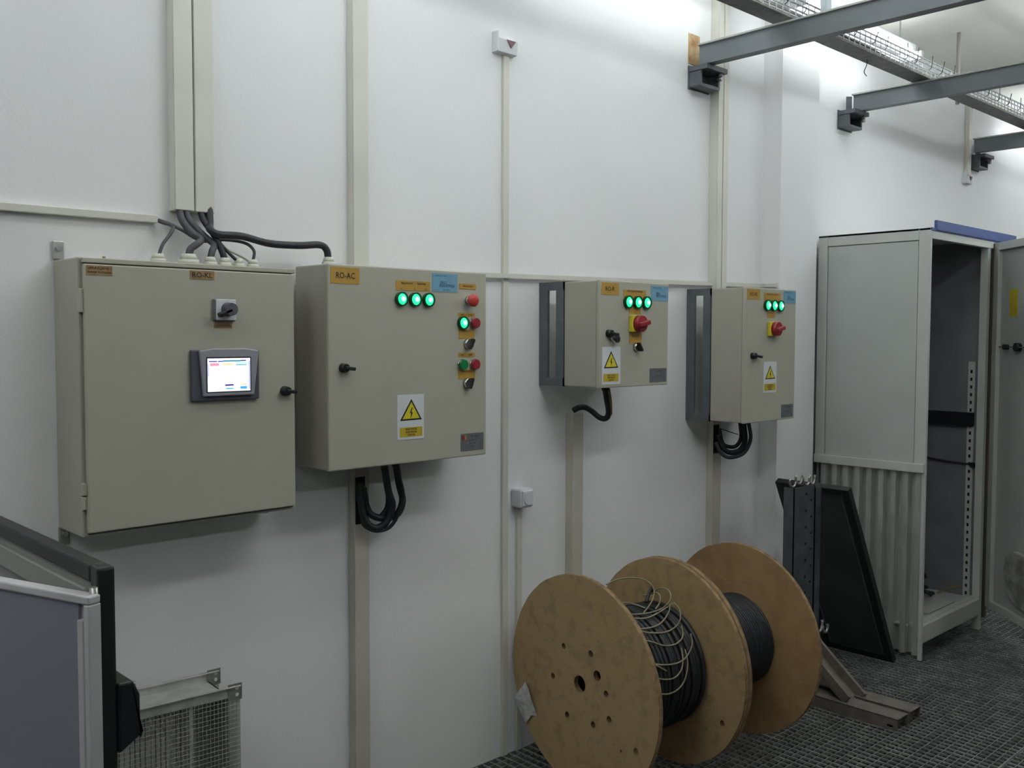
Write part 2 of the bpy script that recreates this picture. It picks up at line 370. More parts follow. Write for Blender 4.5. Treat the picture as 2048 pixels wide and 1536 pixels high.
t = thing('wall_conduit', 'short cream conduit dropping down the wall beside the farthest beam', 'trunking', (6.50, 2.53, 2.63))
part('conduit', t, MTRUNK, 6.485, 6.53, WY-.03, WY-.0005, 2.60, 3.05, bevel=.003)
def detector(x0, label):
    t = thing('wall_detector', label, 'detector', (x0+.048, 2.52, 2.546), group='wall detectors')
    z0 = 2.546
    obj('housing', G().prism([(WY-.0005, z0), (WY-.028, z0+.003), (WY-.032, z0+.050), (WY-.012, z0+.058), (WY-.010, z0+.068), (WY-.0005, z0+.070)], 'x', x0+.004, x0+.097), MWHITE, t, bevel=.0015)
    obj('side_lip', G().prism([(WY-.0005, z0+.002), (WY-.030, z0+.005), (WY-.030, z0+.072), (WY-.0005, z0+.074)], 'x', x0, x0+.005), MWHITE, t)
    obj('triangle_lens', G().prism([(x0+.040, z0+.049), (x0+.086, z0+.049), (x0+.063, z0+.023)], 'y', WY-.0335, WY-.029), MDRED, t, label='dark red triangular lens')
detector(2.324, 'white detector with dark red triangle at the top of the narrow trunking')
detector(6.46, 'white detector with dark triangle below the short conduit, far right')
t = thing('wall_socket', 'white surface socket on the wall right of the narrow trunking', 'socket', (2.45, 2.515, .925))
obj('socket_body', G().box(2.420, 2.484, WY-.055, WY-.0005, .922, .992), MWHITE, t, bevel=.007)
obj('rim', G().box(2.425, 2.479, WY-.060, WY-.053, .928, .986), MWHITE, t, bevel=.004)
obj('socket_cover', G().cyl((2.452, WY-.0595, .957), (2.452, WY-.064, .957), .023, seg=20), MWHITE, t)

# ------------------------------------------------------------ switch boxes
def label_plate(t, x0, x1, z0, z1, y, m, lines, ink=None, name='label_plate', lab=None):
    p = obj(name, G().box(x0, x1, y-.0012, y, z0, z1), m, t, label=lab)
    if lines:
        g = G()
        for (txt, fx, fz, h, mw) in lines:
            g.text(txt, x0+(x1-x0)*fx, z0+(z1-z0)*fz, y-.0018, h, mw)
        obj('lettering', g, ink or MINK, p)
    return p
def lit(t, x, z, y, r=.019):
    p = obj('indicator_lamp', G().ring((x, z), r, r*.80, y, y-.012), MGRING, t, label='lit green pilot lamp')
    obj('lens', G().dome((x, y-.004, z), r*.84, .013), MLITG, p)
    obj('glow', G().dome((x, y-.010, z), r*.42, .0115), MLITC, p)
def button(t, x, z, y, m, r=.015, lab=None, out=.016):
    p = obj('push_button', G().cyl((x, y, z), (x, y-.006, z), r*1.08, seg=20), MCHR, t, label=lab)
    obj('button_cap', G().cyl((x, y-.006, z), (x, y-out, z), r, r*.93, seg=20), m, p)
def selector(t, x, z, y, ang=.5):
    p = obj('selector_switch', G().cyl((x, y, z), (x, y-.014, z), .0175, .016, seg=20), MCHR, t)
    g = G().box(-.004, .004, -.014, .0, -.017, .017).xf(Matrix.Translation((x, y-.013, z)) @ Matrix.Rotation(ang, 4, 'Y'))
    obj('knob', g, MBLK, p)
def lock(t, x, z, y, tip=.028, down=0, lab=None):
    p = obj('lock_handle', G().cyl((x, y, z), (x, y-.02, z), .014, .012, seg=16), MBLK, t, label=lab)
    obj('wing', G().box(-.004, tip, -.024, -.012, -.005, .005).xf(Matrix.Translation((x, y, z)) @ Matrix.Rotation(.12, 4, 'Y')), MBLK, p, bevel=.002)
def warning(t, x0, x1, z0, z1, y, tri, yl, lines):
    p = obj('warning_sign', G().box(x0, x1, y-.0012, y, z0, z1), MWHITE, t, label='white sign with yellow high-voltage triangle')
    (tx, tz), (ax, az), (bx, bz) = tri
    obj('triangle_border', G().prism([(tx, tz), (ax, az), (bx, bz)], 'y', y-.0018, y-.0012), MBLK, p)
    cx = (tx+ax+bx)/3; cz = (tz+az+bz)/3; k = .80
    obj('triangle_field', G().prism([(cx+(px_-cx)*k, cz+(pz-cz)*k) for px_, pz in ((tx, tz), (ax, az), (bx, bz))], 'y', y-.0024, y-.0018), MYEL, p)
    h = tz-az
    bolt = [(.03, .60), (-.09, .34), (.0, .34), (-.05, .08), (.09, .38), (.0, .38), (.08, .60)]
    obj('bolt_symbol', G().prism([(cx+a*h, az+b*h) for a, b in bolt], 'y', y-.0029, y-.0024), MINK, p)
    q = obj('caption_field', G().box(yl[0], yl[1], y-.0018, y-.0012, yl[2], yl[3]), MCAP, p)
    g = G(); hh = (yl[3]-yl[2]); ww = (yl[1]-yl[0])
    for i, s in enumerate(lines): g.text(s, (yl[0]+yl[1])/2, yl[3]-hh*(.2+.3*i), y-.0024, hh*.19, ww*(.8 if i < 2 else .45))
    obj('lettering', g, MINK, p)
def gland(t, x, y, z, r=.015, h=.03, down=False, m=None):
    s = -1 if down else 1
    obj('cable_gland', G().cyl((x, y, z), (x, y, z+s*h*.5), r*1.15, seg=8).cyl((x, y, z+s*h*.5), (x, y, z+s*h), r, r*.75, seg=14), m or MGLAND, t)

# box RO-KL
D = 2.345
t = thing('switch_box', 'grey-beige switch box labelled RO-KL with lit touch screen, leftmost of the four', 'switch box', (1.126, 2.45, 1.062), group='wall switch boxes')
g = G(); yb0 = 2.366
g.box(.835, 1.414, yb0, 2.535, 1.062, 1.735)
obj('body', g, MBOXS, t, bevel=.004)
part('door_gap_shade', t, MGAP, .846, 1.404, 2.358, 2.3665, 1.070, 1.722)  # dark sheet behind the door edge, painted as the shade in the gap
part('door', t, MBOX, .842, 1.405, D, 2.360, 1.0745, 1.718, bevel=.003)
part('rim', t, MBOX, .842, 1.414, 2.352, 2.3665, 1.7215, 1.7335, bevel=.002)
for z0, z1 in ((1.603, 1.660), (1.165, 1.195), (1.131, 1.162)):
    part('hinge', t, MBOX, .832, .8425, 2.352, 2.368, z0, z1, bevel=.002)
for zz in (1.765, 1.045):
    m_ = obj('mounting_lug', G().box(.834, .862, 2.531, 2.537, zz-.028, zz+.02), MZINC, t, bevel=.006)
    obj('screw', G().cyl((.849, 2.531, zz), (.849, 2.526, zz), .0075, seg=8), MCHR, m_)
label_plate(t, .847, .908, 1.692, 1.715, D, MORD, [('UPRAVLJANJE I', .5, .68, .006, .055), ('NADZOR  POSTROJENJA', .5, .28, .0045, .056)])
label_plate(t, 1.104, 1.170, 1.693, 1.7155, D, MORD, [('RO-KL', .5, .5, .0135, .055)])
p = obj('rotary_switch', G().box(1.163, 1.224, D-.012, D, 1.586, 1.645), MGREY, t, bevel=.004)
obj('face_plate', G().box(1.167, 1.223, D-.015, D-.012, 1.589, 1.643), MWHITE, p, bevel=.002)
obj('knob', G().cyl((1.199, D-.015, 1.617), (1.199, D-.04, 1.617), .0185, .0165, seg=20), MHMID, p)
obj('pointer', G().box(-.036, .004, -.04, -.022, -.006, .006).xf(Matrix.Translation((1.199, D, 1.615)) @ Matrix.Rotation(-.42, 4, 'Y')), MBLK, p, bevel=.003)
label_plate(t, 1.167, 1.218, 1.568, 1.582, D, MORD, [('GLAVNA SKLOPKA', .5, .5, .006, .046)])
# touch panel
p = obj('touch_panel', G().box(1.099, 1.290, D-.012, D, 1.380, 1.512), MHMID, t, bevel=.003)
g = G(); g.prism([(1.127, 1.392), (1.270, 1.392), (1.284, 1.510), (1.245, 1.5155), (1.155, 1.5155), (1.117, 1.510)], 'y', D-.022, D-.012)
obj('bezel', g, MHMI, p, bevel=.003)
part('screen_edge', p, MBLK, 1.134, 1.260, D-.0228, D-.0215, 1.4015, 1.4935)
SX0, SX1, SZ0, SZ1 = 1.137, 1.257, 1.404, 1.490
smats = [em('screen_white', (.93, .94, 1.0), 1.15), em('screen_navy', (.02, .01, .30)), em('screen_teal', (.0, .22, .36)), em('screen_pink', (1.0, .25, .42)),
         em('screen_yellow', (1.0, .88, .30)), em('screen_mint', (.55, 1.0, .95)), em('screen_azure', (.05, .42, .95)), em('screen_grey', (.42, .40, .52)), em('screen_gold', (.75, .62, .10)), em('screen_lilac', (.50, .52, .9))]
g = G(); yy = D-.0230; g.box(SX0, SX1, yy, yy+.0005, SZ0, SZ1)
def scr(a, b, c, d, mi):
    w_ = SX1-SX0; h_ = SZ1-SZ0
    g.box(SX0+a*w_, SX0+b*w_, yy-.0004, yy-.0001, SZ1-d*h_, SZ1-c*h_, mi)
scr(.03, .22, .075, .105, 1); scr(.24, .36, .075, .105, 1); scr(.36, .78, .06, .10, 2); scr(.78, .90, .055, .09, 1)
scr(.06, .26, .145, .225, 3); scr(.36, .60, .145, .205, 4); scr(.66, .95, .12, .20, 5); scr(.66, .91, .195, .215, 2)
scr(.03, .92, .228, .234, 9); scr(.965, .995, .08, .95, 9); scr(.005, .03, .15, .55, 9)
scr(.40, .60, .79, .835, 1); scr(.76, .91, .785, .81, 8); scr(.03, .93, .868, .874, 9); scr(.42, .60, .90, .935, 6); scr(.76, .92, .86, .94, 6)
g.text('TEMPERATURA', SX0+.30*(SX1-SX0), SZ1-.34*(SZ1-SZ0), yy-.0006, .0035, .024, 7)
g.text('PODESAVANJE', SX0+.65*(SX1-SX0), SZ1-.33*(SZ1-SZ0), yy-.0006, .0035, .028, 7)
g.text('21.5', SX0+.08*(SX1-SX0), SZ1-.50*(SZ1-SZ0), yy-.0006, .0035, .012, 7)
g.text('ALARM', SX0+.16*(SX1-SX0), SZ1-.185*(SZ1-SZ0), yy-.0006, .0045, .018, 7)
g.text('UPOZORENJE', SX0+.48*(SX1-SX0), SZ1-.175*(SZ1-SZ0), yy-.0006, .003, .024, 7)
obj('screen', g, smats, p, label='lit white touch screen')
lock(t, 1.372, 1.397, D, .027)
for gx, gr in ((1.063, .018), (1.146, .024), (1.207, .016), (1.249, .016), (1.291, .014), (1.333, .015)):
    gland(t, gx, 2.44, 1.734, gr, .026 if gr < .02 else .03)
obj('cable_gland', G().cyl((1.353, 2.44, 1.062), (1.353, 2.44, 1.05), .02, seg=10), MBOXS, t)
obj('stud', G().cyl((.925, 2.44, 1.735), (.925, 2.44, 1.745), .004, seg=8), MORD, t)

# box RO-AC
D = 2.330
t = thing('switch_box', 'grey-beige switch box labelled RO-AC with a column of push buttons, second from left', 'switch box', (1.805, 2.42, 1.16), group='wall switch boxes')
part('body', t, MBOXS, 1.505, 2.108, 2.346, 2.505, 1.162, 1.753, bevel=.004)
part('door', t, MBOX, 1.5045, 2.1085, D, 2.345, 1.161, 1.754, bevel=.004)
part('mounting_rail', t, MRAIL, 1.55, 1.69, 2.505, 2.5395, 1.70, 1.74); part('mounting_rail', t, MRAIL, 1.80, 2.05, 2.505, 2.5395, 1.70, 1.74)
part('mounting_rail', t, MRAIL, 1.55, 1.69, 2.505, 2.5395, 1.18, 1.21); part('mounting_rail', t, MRAIL, 1.80, 2.05, 2.505, 2.5395, 1.18, 1.21)
label_plate(t, 1.514, 1.612, 1.698, 1.745, D, MOR, [('RO-AC', .5, .5, .017, .064)], lab='orange RO-AC label')
label_plate(t, 1.743, 1.873, 1.686, 1.716, D, MOR, [('PRISUTNOST', .32, .74, .0055, .044), ('NAPONA', .75, .74, .0055, .036), ('L1', .14, .2, .005, .01), ('L2', .53, .2, .005, .01), ('L3', .87, .2, .005, .01)])
label_plate(t, 1.882, 1.984, 1.687, 1.744, D, MBLUE, [('SERVISNA SLUZBA', .32, .87, .004, .05), ('SIRO', .42, .5, .009, .03), ('INDUSTRIJA', .58, .31, .009, .062), ('TEL. 0-24 H', .55, .12, .004, .07)], MINKB, lab='light blue service label')
label_plate(t, 1.991, 2.062, 1.699, 1.716, D, MOR, [('ISKLJUCENJE', .5, .5, .005, .06)])
for x in (1.760, 1.812, 1.864): lit(t, x, 1.660, D, .0215)
p = obj('emergency_button', G().cyl((2.030, D, 1.663), (2.030, D-.016, 1.663), .015, seg=20), MCHR, t)
obj('mushroom_cap', G().cyl((2.030, D-.016, 1.663), (2.030, D-.028, 1.663), .0175, .0205, seg=24).dome((2.030, D-.028, 1.663), .0205, .008), MRED, p, label='red mushroom cap')
label_plate(t, 1.988, 2.057, 1.610, 1.623, D, MOR, [('RAD', .25, .5, .005, .014), ('KVAR', .72, .5, .005, .022)])
lit(t, 2.004, 1.591, D, .021); button(t, 2.053, 1.591, D, MRED2, .017)
label_plate(t, 1.990, 2.056, 1.541, 1.570, D, MOR, [('VENTILATOR 1', .5, .84, .004, .055)])
selector(t, 2.027, 1.524, D, .5)
label_plate(t, 1.988, 2.058, 1.482, 1.496, D, MOR, [('RAD', .25, .5, .005, .014), ('KVAR', .72, .5, .005, .022)])
button(t, 2.002, 1.458, D, MGRN, .017); button(t, 2.053, 1.458, D, MRED2, .017)
label_plate(t, 1.987, 2.058, 1.412, 1.441, D, MOR, [('VENTILATOR 2', .5, .84, .004, .055)])
selector(t, 2.025, 1.398, D, .35)
lock(t, 1.553, 1.457, D, .030)
warning(t, 1.746, 1.848, 1.234, 1.371, D, ((1.799, 1.357), (1.756, 1.292), (1.839, 1.293)), (1.755, 1.841, 1.242, 1.271), ['PAZI! VISOKI', 'ELEKTRICNI', 'NAPON'])
label_plate(t, 1.998, 2.096, 1.180, 1.236, D, MGREY, [('TIP  RO-AC', .62, .82, .005, .05), ('BR. 0214', .45, .6, .004, .06), ('400V  50Hz', .5, .42, .004, .07), ('IP 55', .5, .24, .004, .06)], MINK, 'rating_plate', 'grey metal rating plate')
obj('logo', G().box(2.004, 2.012, D-.0020, D-.0012, 1.216, 1.230), MRED2, t)
obj('logo', G().box(2.014, 2.022, D-.0020, D-.0012, 1.216, 1.230), MOR, t)
gland(t, 1.578, 2.44, 1.753, .017, .028)
for gx, gy in ((1.762, 2.42), (1.793, 2.40), (1.786, 2.46)): gland(t, gx, gy, 1.162, .014, .02, True, MBLK)

# two boxes on stand-off frames
def framebox(X0, X1, Z0, Z1, label, yb=2.415, D=2.24):
    t = thing('switch_box', label, 'switch box', ((X0+X1)/2, 2.39, Z0), group='wall switch boxes')
    part('body', t, MBOXS, X0+.001, X1-.001, D+.016, yb-.005, Z0+.002, Z1-.002, bevel=.003)
    part('door', t, MBOX, X0, X1, D, D+.015, Z0, Z1, bevel=.003)
    for s, xa in ((0, X0), (1, X1-.012)):
        f = obj('standoff_frame', G().box(xa, xa+.012, 2.496, 2.538, Z0, Z1), MRAIL, t, label='blue-grey open steel frame')
        for nm, b in (('front_bar', (2.414, 2.452, Z0, Z1)), ('top_bar', (2.452, 2.496, Z1-.030, Z1)), ('bottom_bar', (2.452, 2.496, Z0, Z0+.030))):
            part(nm, f, MRAIL, xa, xa+.012, b[0], b[1], b[2], b[3])
    part('cross_bar', t, MRAIL, X0, X1, 2.414, 2.417, Z0, Z0+.03); part('cross_bar', t, MRAIL, X0, X1, 2.414, 2.417, Z1-.03, Z1)
    return t
D = 2.24
t = framebox(2.564, 2.960, 1.366, 1.748, 'small grey-beige switch box with red rotary isolator, third from left, RO-R label')
label_plate(t, 2.573, 2.668, 1.697, 1.740, D, MOR, [('RO-R', .48, .5, .015, .056)], lab='orange box label')
label_plate(t, 2.694, 2.822, 1.688, 1.719, D, MOR, [('PRISUTNOST NAPONA', .5, .82, .006, .115)])
label_plate(t, 2.853, 2.957, 1.682, 1.738, D, MBLUE, [('SERVISNA SLUZBA', .35, .87, .004, .06), ('SIRO', .42, .5, .009, .03), ('INDUSTRIJA', .58, .31, .009, .06)], MINKB)
for x in (2.716, 2.769, 2.821): lit(t, x, 1.674, D, .0235)
label_plate(t, 2.726, 2.792, 1.631, 1.656, D, MOR, [('0 - 1', .55, .3, .006, .03)])
def isolator(t, x, z, y):
    p = obj('isolator_switch', G().box(x-.036, x+.036, y-.016, y, z-.031, z+.031), MYEL, t, bevel=.003, label='yellow isolator plate with red knob')
    obj('knob', G().cyl((x, y-.016, z), (x, y-.036, z), .031, .0295, seg=26), MRED2, p)
    obj('knob_bar', G().box(-.030, .030, -.052, -.036, -.008, .008).xf(Matrix.Translation((x, y, z)) @ Matrix.Rotation(-.2, 4, 'Y')), MRED2, p, bevel=.003)
isolator(t, 2.762, 1.596, D)
label_plate(t, 2.728, 2.800, 1.524, 1.560, D, MOR, [('VENTILATOR', .5, .75, .005, .05)])
selector(t, 2.768, 1.511, D, -.6)
lock(t, 2.611, 1.560, D, .036); 
p = obj('key_bunch', G().cyl((2.628, D, 1.545), (2.628, D-.02, 1.545), .012, seg=12), MCHR, t); obj('key', G().cyl((2.634, D-.02, 1.540), (2.634, D-.027, 1.540), .013, seg=12), MBLK, p)
warning(t, 2.578, 2.679, 1.378, 1.512, D, ((2.627, 1.497), (2.588, 1.436), (2.667, 1.437)), (2.587, 2.668, 1.388, 1.416), ['PAZI! VISOKI', 'ELEKTRICNI', 'NAPON'])
label_plate(t, 2.850, 2.950, 1.378, 1.430, D, MGREY, [('TIP RO-R', .6, .8, .005, .05), ('400V 50Hz', .5, .45, .004, .07)], MINK, 'rating_plate')
gland(t, 2.760, 2.38, 1.366, .016, .022, True, MBLK)
t = framebox(3.487, 3.893, 1.183, 1.757, 'tall narrow switch box with red isolator, rightmost of the four, next to the column')
label_plate(t, 3.498, 3.598, 1.707, 1.751, D, MOR, [('RO-R2', .5, .5, .014, .066)], lab='orange box label')
label_plate(t, 3.628, 3.760, 1.705, 1.738, D, MOR, [('PRISUTNOST NAPONA', .5, .82, .006, .115)])
label_plate(t, 3.788, 3.889, 1.697, 1.752, D, MBLUE, [('SERVISNA SLUZBA', .35, .87, .004, .06), ('SIRO', .42, .5, .009, .03), ('INDUSTRIJA', .58, .31, .009, .06)], MINKB)
for x in (3.650, 3.702, 3.754): lit(t, x, 1.684, D, .0245)
label_plate(t, 3.657, 3.716, 1.632, 1.657, D, MOR, [('0 - 1', .5, .7, .006, .03)])
isolator(t, 3.695, 1.583, D)
lock(t, 3.543, 1.469, D, .048)
warning(t, 3.634, 3.738, 1.308, 1.442, D, ((3.685, 1.425), (3.647, 1.366), (3.726, 1.367)), (3.640, 3.730, 1.317, 1.346), ['PAZI! VISOKI', 'ELEKTRICNI', 'NAPON'])
label_plate(t, 3.783, 3.880, 1.193, 1.250, D, MGREY, [('TIP RO-R2', .6, .8, .005, .05), ('400V 50Hz', .5, .45, .004, .07)], MINK, 'rating_plate')
for gy in (2.37, 2.40): gland(t, 3.708, gy, 1.183, .015, .022, True, MBLK)

# ------------------------------------------------------------ cables
def cable(pts, r, label, m=MCAB, group=None, seg=8):
    return single('cable', G().tube(pts, r, seg), m, label, 'cable', group)
GT = 'cables into the top of the RO-KL box'
cable([(1.155, 2.515, 1.90), (1.157, 2.50, 1.86), (1.170, 2.47, 1.825), (1.185, 2.45, 1.806), (1.170, 2.44, 1.792), (1.152, 2.44, 1.778), (1.146, 2.44, 1.757)], .010, 'thick grey cable curving left into the largest gland of the RO-KL box', MCABG, GT)
cable([(1.172, 2.515, 1.90), (1.178, 2.50, 1.86), (1.205, 2.47, 1.818), (1.222, 2.45, 1.795), (1.212, 2.44, 1.775), (1.207, 2.44, 1.755)], .009, 'grey cable into the third gland from left on the RO-KL box', MCABG, GT)
cable([(1.215, 2.515, 1.90), (1.218, 2.50, 1.865), (1.226, 2.46, 1.825), (1.240, 2.445, 1.785), (1.249, 2.44, 1.755)], .009, 'dark cable into the fourth gland from left on the RO-KL box', MCAB, GT)
cable([(1.232, 2.515, 1.90), (1.229, 2.50, 1.86), (1.222, 2.46, 1.83), (1.245, 2.45, 1.795), (1.275, 2.44, 1.762), (1.291, 2.44, 1.752)], .0045, 'thin black cable into the fifth gland from left on the RO-KL box', MCAB, GT)
cable([(1.240, 2.51, 1.90), (1.232, 2.49, 1.855), (1.212, 2.45, 1.835), (1.232, 2.44, 1.822), (1.300, 2.44, 1.822), (1.386, 2.44, 1.808), (1.480, 2.44, 1.809), (1.548, 2.44, 1.815), (1.572, 2.44, 1.802), (1.578, 2.44, 1.775)], .0105, 'long dark cable running right from the paired trunkings to the RO-AC box', MCAB)
cable([(1.094, 2.53, 1.858), (1.108, 2.515, 1.850), (1.122, 2.48, 1.838), (1.105, 2.46, 1.815), (1.078, 2.445, 1.785), (1.065, 2.44, 1.756)], .0045, 'thin grey cable from the short horizontal trunking into the leftmost gland', MCABG, GT)
cable([(1.094, 2.53, 1.860), (1.118, 2.51, 1.850), (1.150, 2.49, 1.832), (1.200, 2.475, 1.805), (1.262, 2.47, 1.812), (1.316, 2.455, 1.806), (1.336, 2.44, 1.785), (1.333, 2.44, 1.756)], .0045, 'thin grey cable crossing behind the others into the rightmost gland', MCABG, GT)
cable([(1.222, 2.49, 1.815), (1.250, 2.50, 1.805), (1.300, 2.52, 1.79), (1.345, 2.50, 1.765), (1.36, 2.47, 1.738)], .004, 'thin pale cable looping down behind the right end of the RO-KL box', MGLAND, GT)
GB = 'black cable loops under the RO-AC box'
cable([(1.762, 2.42, 1.155), (1.786, 2.431, 1.067), (1.811, 2.443, 1.012), (1.794, 2.454, .96), (1.76, 2.466, .945), (1.730, 2.477, .973), (1.720, 2.487, 1.036), (1.720, 2.495, 1.089)], .0115, 'thick black cable loop under the RO-AC box, inner of the two thick ones', group=GB)
cable([(1.793, 2.40, 1.155), (1.825, 2.425, 1.078), (1.851, 2.443, 1.026), (1.843, 2.454, .985), (1.818, 2.466, .971), (1.778, 2.477, .974), (1.748, 2.489, 1.001), (1.736, 2.495, 1.072)], .0115, 'thick black cable loop under the RO-AC box, reaching farthest right', group=GB)
cable([(1.786, 2.46, 1.155), (1.815, 2.469, 1.027), (1.798, 2.478, .98), (1.766, 2.485, .978), (1.746, 2.49, 1.016), (1.729, 2.497, 1.087)], .009, 'black cable loop under the RO-AC box, hanging closest to the wall', group=GB)
cable([(1.790, 2.405, 1.155), (1.833, 2.417, 1.055), (1.824, 2.433, .983), (1.803, 2.45, .943), (1.764, 2.467, .935), (1.734, 2.483, .952), (1.727, 2.497, .976)], .006, 'thin black cable under the RO-AC box, hanging lowest of the loops', group=GB)
cable([(2.760, 2.38, 1.350), (2.791, 2.398, 1.307), (2.822, 2.415, 1.256), (2.825, 2.432, 1.232), (2.808, 2.45, 1.236), (2.786, 2.468, 1.259), (2.764, 2.485, 1.275), (2.745, 2.500, 1.274), (2.735, 2.52, 1.262)], .0115, 'thick black cable hooking from the smallest switch box to the trunking below it')
cable([(2.768, 2.37, 1.350), (2.803, 2.39, 1.30), (2.829, 2.41, 1.25)], .006, 'thin yellowish wire beside the thick cable under the smallest switch box', MORD)
GC = 'dark cable loops under the rightmost switch box'
cable([(3.704, 2.38, 1.165), (3.755, 2.404, 1.082), (3.753, 2.428, 1.035), (3.709, 2.452, 1.025), (3.685, 2.476, 1.048), (3.678, 2.497, 1.103)], .012, 'thick dark cable loop under the rightmost switch box, middle one', group=GC)
cable([(3.713, 2.36, 1.165), (3.775, 2.388, 1.087), (3.766, 2.416, 1.022), (3.697, 2.444, 1.004), (3.667, 2.472, 1.025), (3.662, 2.497, 1.071)], .009, 'grey-black cable loop under the rightmost switch box, lowest one', MCABG, GC)
cable([(3.707, 2.40, 1.165), (3.747, 2.42, 1.093), (3.738, 2.44, 1.053), (3.704, 2.46, 1.052), (3.688, 2.48, 1.07), (3.688, 2.497, 1.131)], .009, 'dark cable loop under the rightmost switch box, innermost one', group=GC)
cable([(3.690, 2.49, 1.131), (3.784, 2.46, 1.101)], .002, 'stiff black wire end poking sideways under the rightmost switch box')

# ------------------------------------------------------------ cable drums
def disc(Rr, holes, t0, t1, seg=72, jag=0):
    """disc in the local YZ plane with real holes, from x=t0 to x=t1"""
    g = G(); bm = g.bm; loops = []
    def loop(cy, cz, r, n, ph=0):
        vs = [bm.verts.new((t0, cy+r*math.cos(2*math.pi*k/n+ph), cz+r*math.sin(2*math.pi*k/n+ph))) for k in range(n)]
        es = [bm.edges.new((vs[k], vs[(k+1) % n])) for k in range(n)]; loops.append(vs); return es
    E_ = loop(0, 0, Rr, seg)
    if jag:
        for v in loops[0]:
            k = 1-random.random()*jag; v.co.y *= k; v.co.z *= k
    for (cy, cz, r) in holes: E_ += loop(cy, cz, r, 18)
    bmesh.ops.triangle_fill(bm, edges=E_, use_beauty=True)
    front = bm.faces[:]
    d = bmesh.ops.duplicate(bm, geom=bm.verts[:]+bm.edges[:]+front)
    mp = {a: b for a, b in d['vert_map'].items() if isinstance(a, bmesh.types.BMVert)}
    for a in {v for l in loops for v in l}: mp[a].co.x = t1
    for i, l in enumerate(loops):
        n = len(l)
        for k in range(n):
            f = bm.faces.new([l[k], l[(k+1) % n], mp[l[(k+1) % n]], mp[l[k]]]); f.material_index = 1
            f.smooth = (i == 0)
    return g
H = [(0, 0, .029), (.084, .109, .0105), (-.054, .118, .0115), (.14, -.012, .0105), (-.13, .005, .011), (.064, -.127, .011), (-.068, -.119, .0115), (-.086, .053, .0175), (-.145, -.077, .012), (-.27, -.139, .011), (-.202, -.162, .005)]
# the local y axis of the drum runs away from the camera side, towards the wall
def winding(x0, x1, r, cr, jit=0, tone=None, turns=None):
    g = G(); n = turns or int((x1-x0)/(2*cr*.98)); random.seed(11)
    for k in range(n):
        xc = x0+cr+(x1-x0-2*cr)*k/(n-1)
        rr = r-cr+random.uniform(-jit, jit); sk = random.uniform(-jit, jit)*1.5; ph = random.uniform(0, 6.28)
        ring_pts = [Vector((xc+sk*math.sin(a+ph), rr*math.cos(a)*(1+jit*.6*math.sin(2*a+ph)), rr*math.sin(a))) for a in [2*math.pi*j/56 for j in range(56)]]
        g.tube(ring_pts, cr, 6, closed=True)
    return g
RR = .370
def drum(x, y, width, label, r_core, r_wind, cr, jit, m1, m2, h1, h2, windmat):
    t = thing('cable_drum', label, 'cable drum', (x, y, 0), math.radians(-6), 'wooden cable drums')
    Z = Matrix.Translation((0, 0, RR))
    f1 = obj('flange', disc(RR, h1, -.018, 0, jag=.006).xf(Z), [m1, MWOODE], t, world=False)
    f2 = obj('flange', disc(RR, h2, width, width+.018, jag=.006).xf(Z), [m2, MWOODE], t, world=False)
    obj('barrel', G().cyl((0, 0, RR), (width, 0, RR), r_core, seg=40, caps=False), MWOODE, t, world=False)
    obj('cable_winding', winding(.004, width-.004, r_wind, cr, jit).xf(Z), windmat, t, world=False)
    return t, f1, f2
t1, f1, f2 = drum(2.402, 2.158, .396, 'nearest wooden cable drum with black cable, loose beige wire and a paper scrap', .15, .216, .0085, .004, MWOOD, MWOOD, H, [(0, 0, .029), (-.273, -.151, .011)], MCAB)
WIRES=[
[(2.622,2.249,0.652),(2.673,2.246,0.661),(2.714,2.212,0.668),(2.731,2.171,0.668),(2.742,2.142,0.654),(2.746,2.128,0.630),(2.710,2.107,0.610),(2.666,2.090,0.596),(2.610,2.069,0.588)],
[(2.609,2.177,0.600),(2.631,2.162,0.602),(2.637,2.125,0.601),(2.644,2.087,0.595)],
[(2.674,2.067,0.590),(2.706,2.075,0.600),(2.722,2.082,0.619),(2.740,2.108,0.627),(2.739,2.139,0.619),(2.728,2.163,0.610)],
[(2.553,2.085,0.591),(2.602,2.068,0.587),(2.649,2.059,0.586),(2.700,2.059,0.588),(2.716,2.043,0.607),(2.732,2.043,0.625),(2.750,2.063,0.639),(2.750,2.083,0.647),(2.750,2.109,0.642),(2.747,2.124,0.630)],
[(2.545,2.065,0.584),(2.594,2.047,0.578),(2.648,2.047,0.580),(2.704,2.047,0.590),(2.722,2.025,0.610)],
[(2.526,2.023,0.560),(2.570,2.014,0.556),(2.612,2.010,0.557),(2.657,2.017,0.564),(2.696,2.030,0.574),(2.711,2.031,0.594),(2.716,2.038,0.606)],
[(2.526,2.018,0.555),(2.556,2.002,0.546),(2.603,1.989,0.538),(2.647,1.984,0.537),(2.693,1.987,0.545),(2.708,1.984,0.564),(2.717,1.991,0.588),(2.722,2.005,0.602),(2.724,2.023,0.612)],
[(2.522,1.989,0.530),(2.552,1.977,0.519),(2.578,1.964,0.507),(2.610,1.956,0.500),(2.646,1.952,0.500),(2.680,1.955,0.510),(2.700,1.966,0.525),(2.704,1.976,0.545)],
[(2.504,1.948,0.466),(2.549,1.937,0.453),(2.614,1.928,0.445),(2.665,1.926,0.455),(2.704,1.929,0.489),(2.709,1.940,0.524)],
[(2.509,1.932,0.419),(2.550,1.925,0.406),(2.595,1.920,0.403),(2.630,1.919,0.422),(2.648,1.927,0.453),(2.658,1.941,0.485)],
[(2.511,1.926,0.367),(2.564,1.921,0.355),(2.609,1.916,0.361),(2.643,1.913,0.388),(2.665,1.919,0.435),(2.673,1.936,0.478)],
[(2.501,1.949,0.469),(2.530,1.939,0.451),(2.560,1.929,0.431)],
]
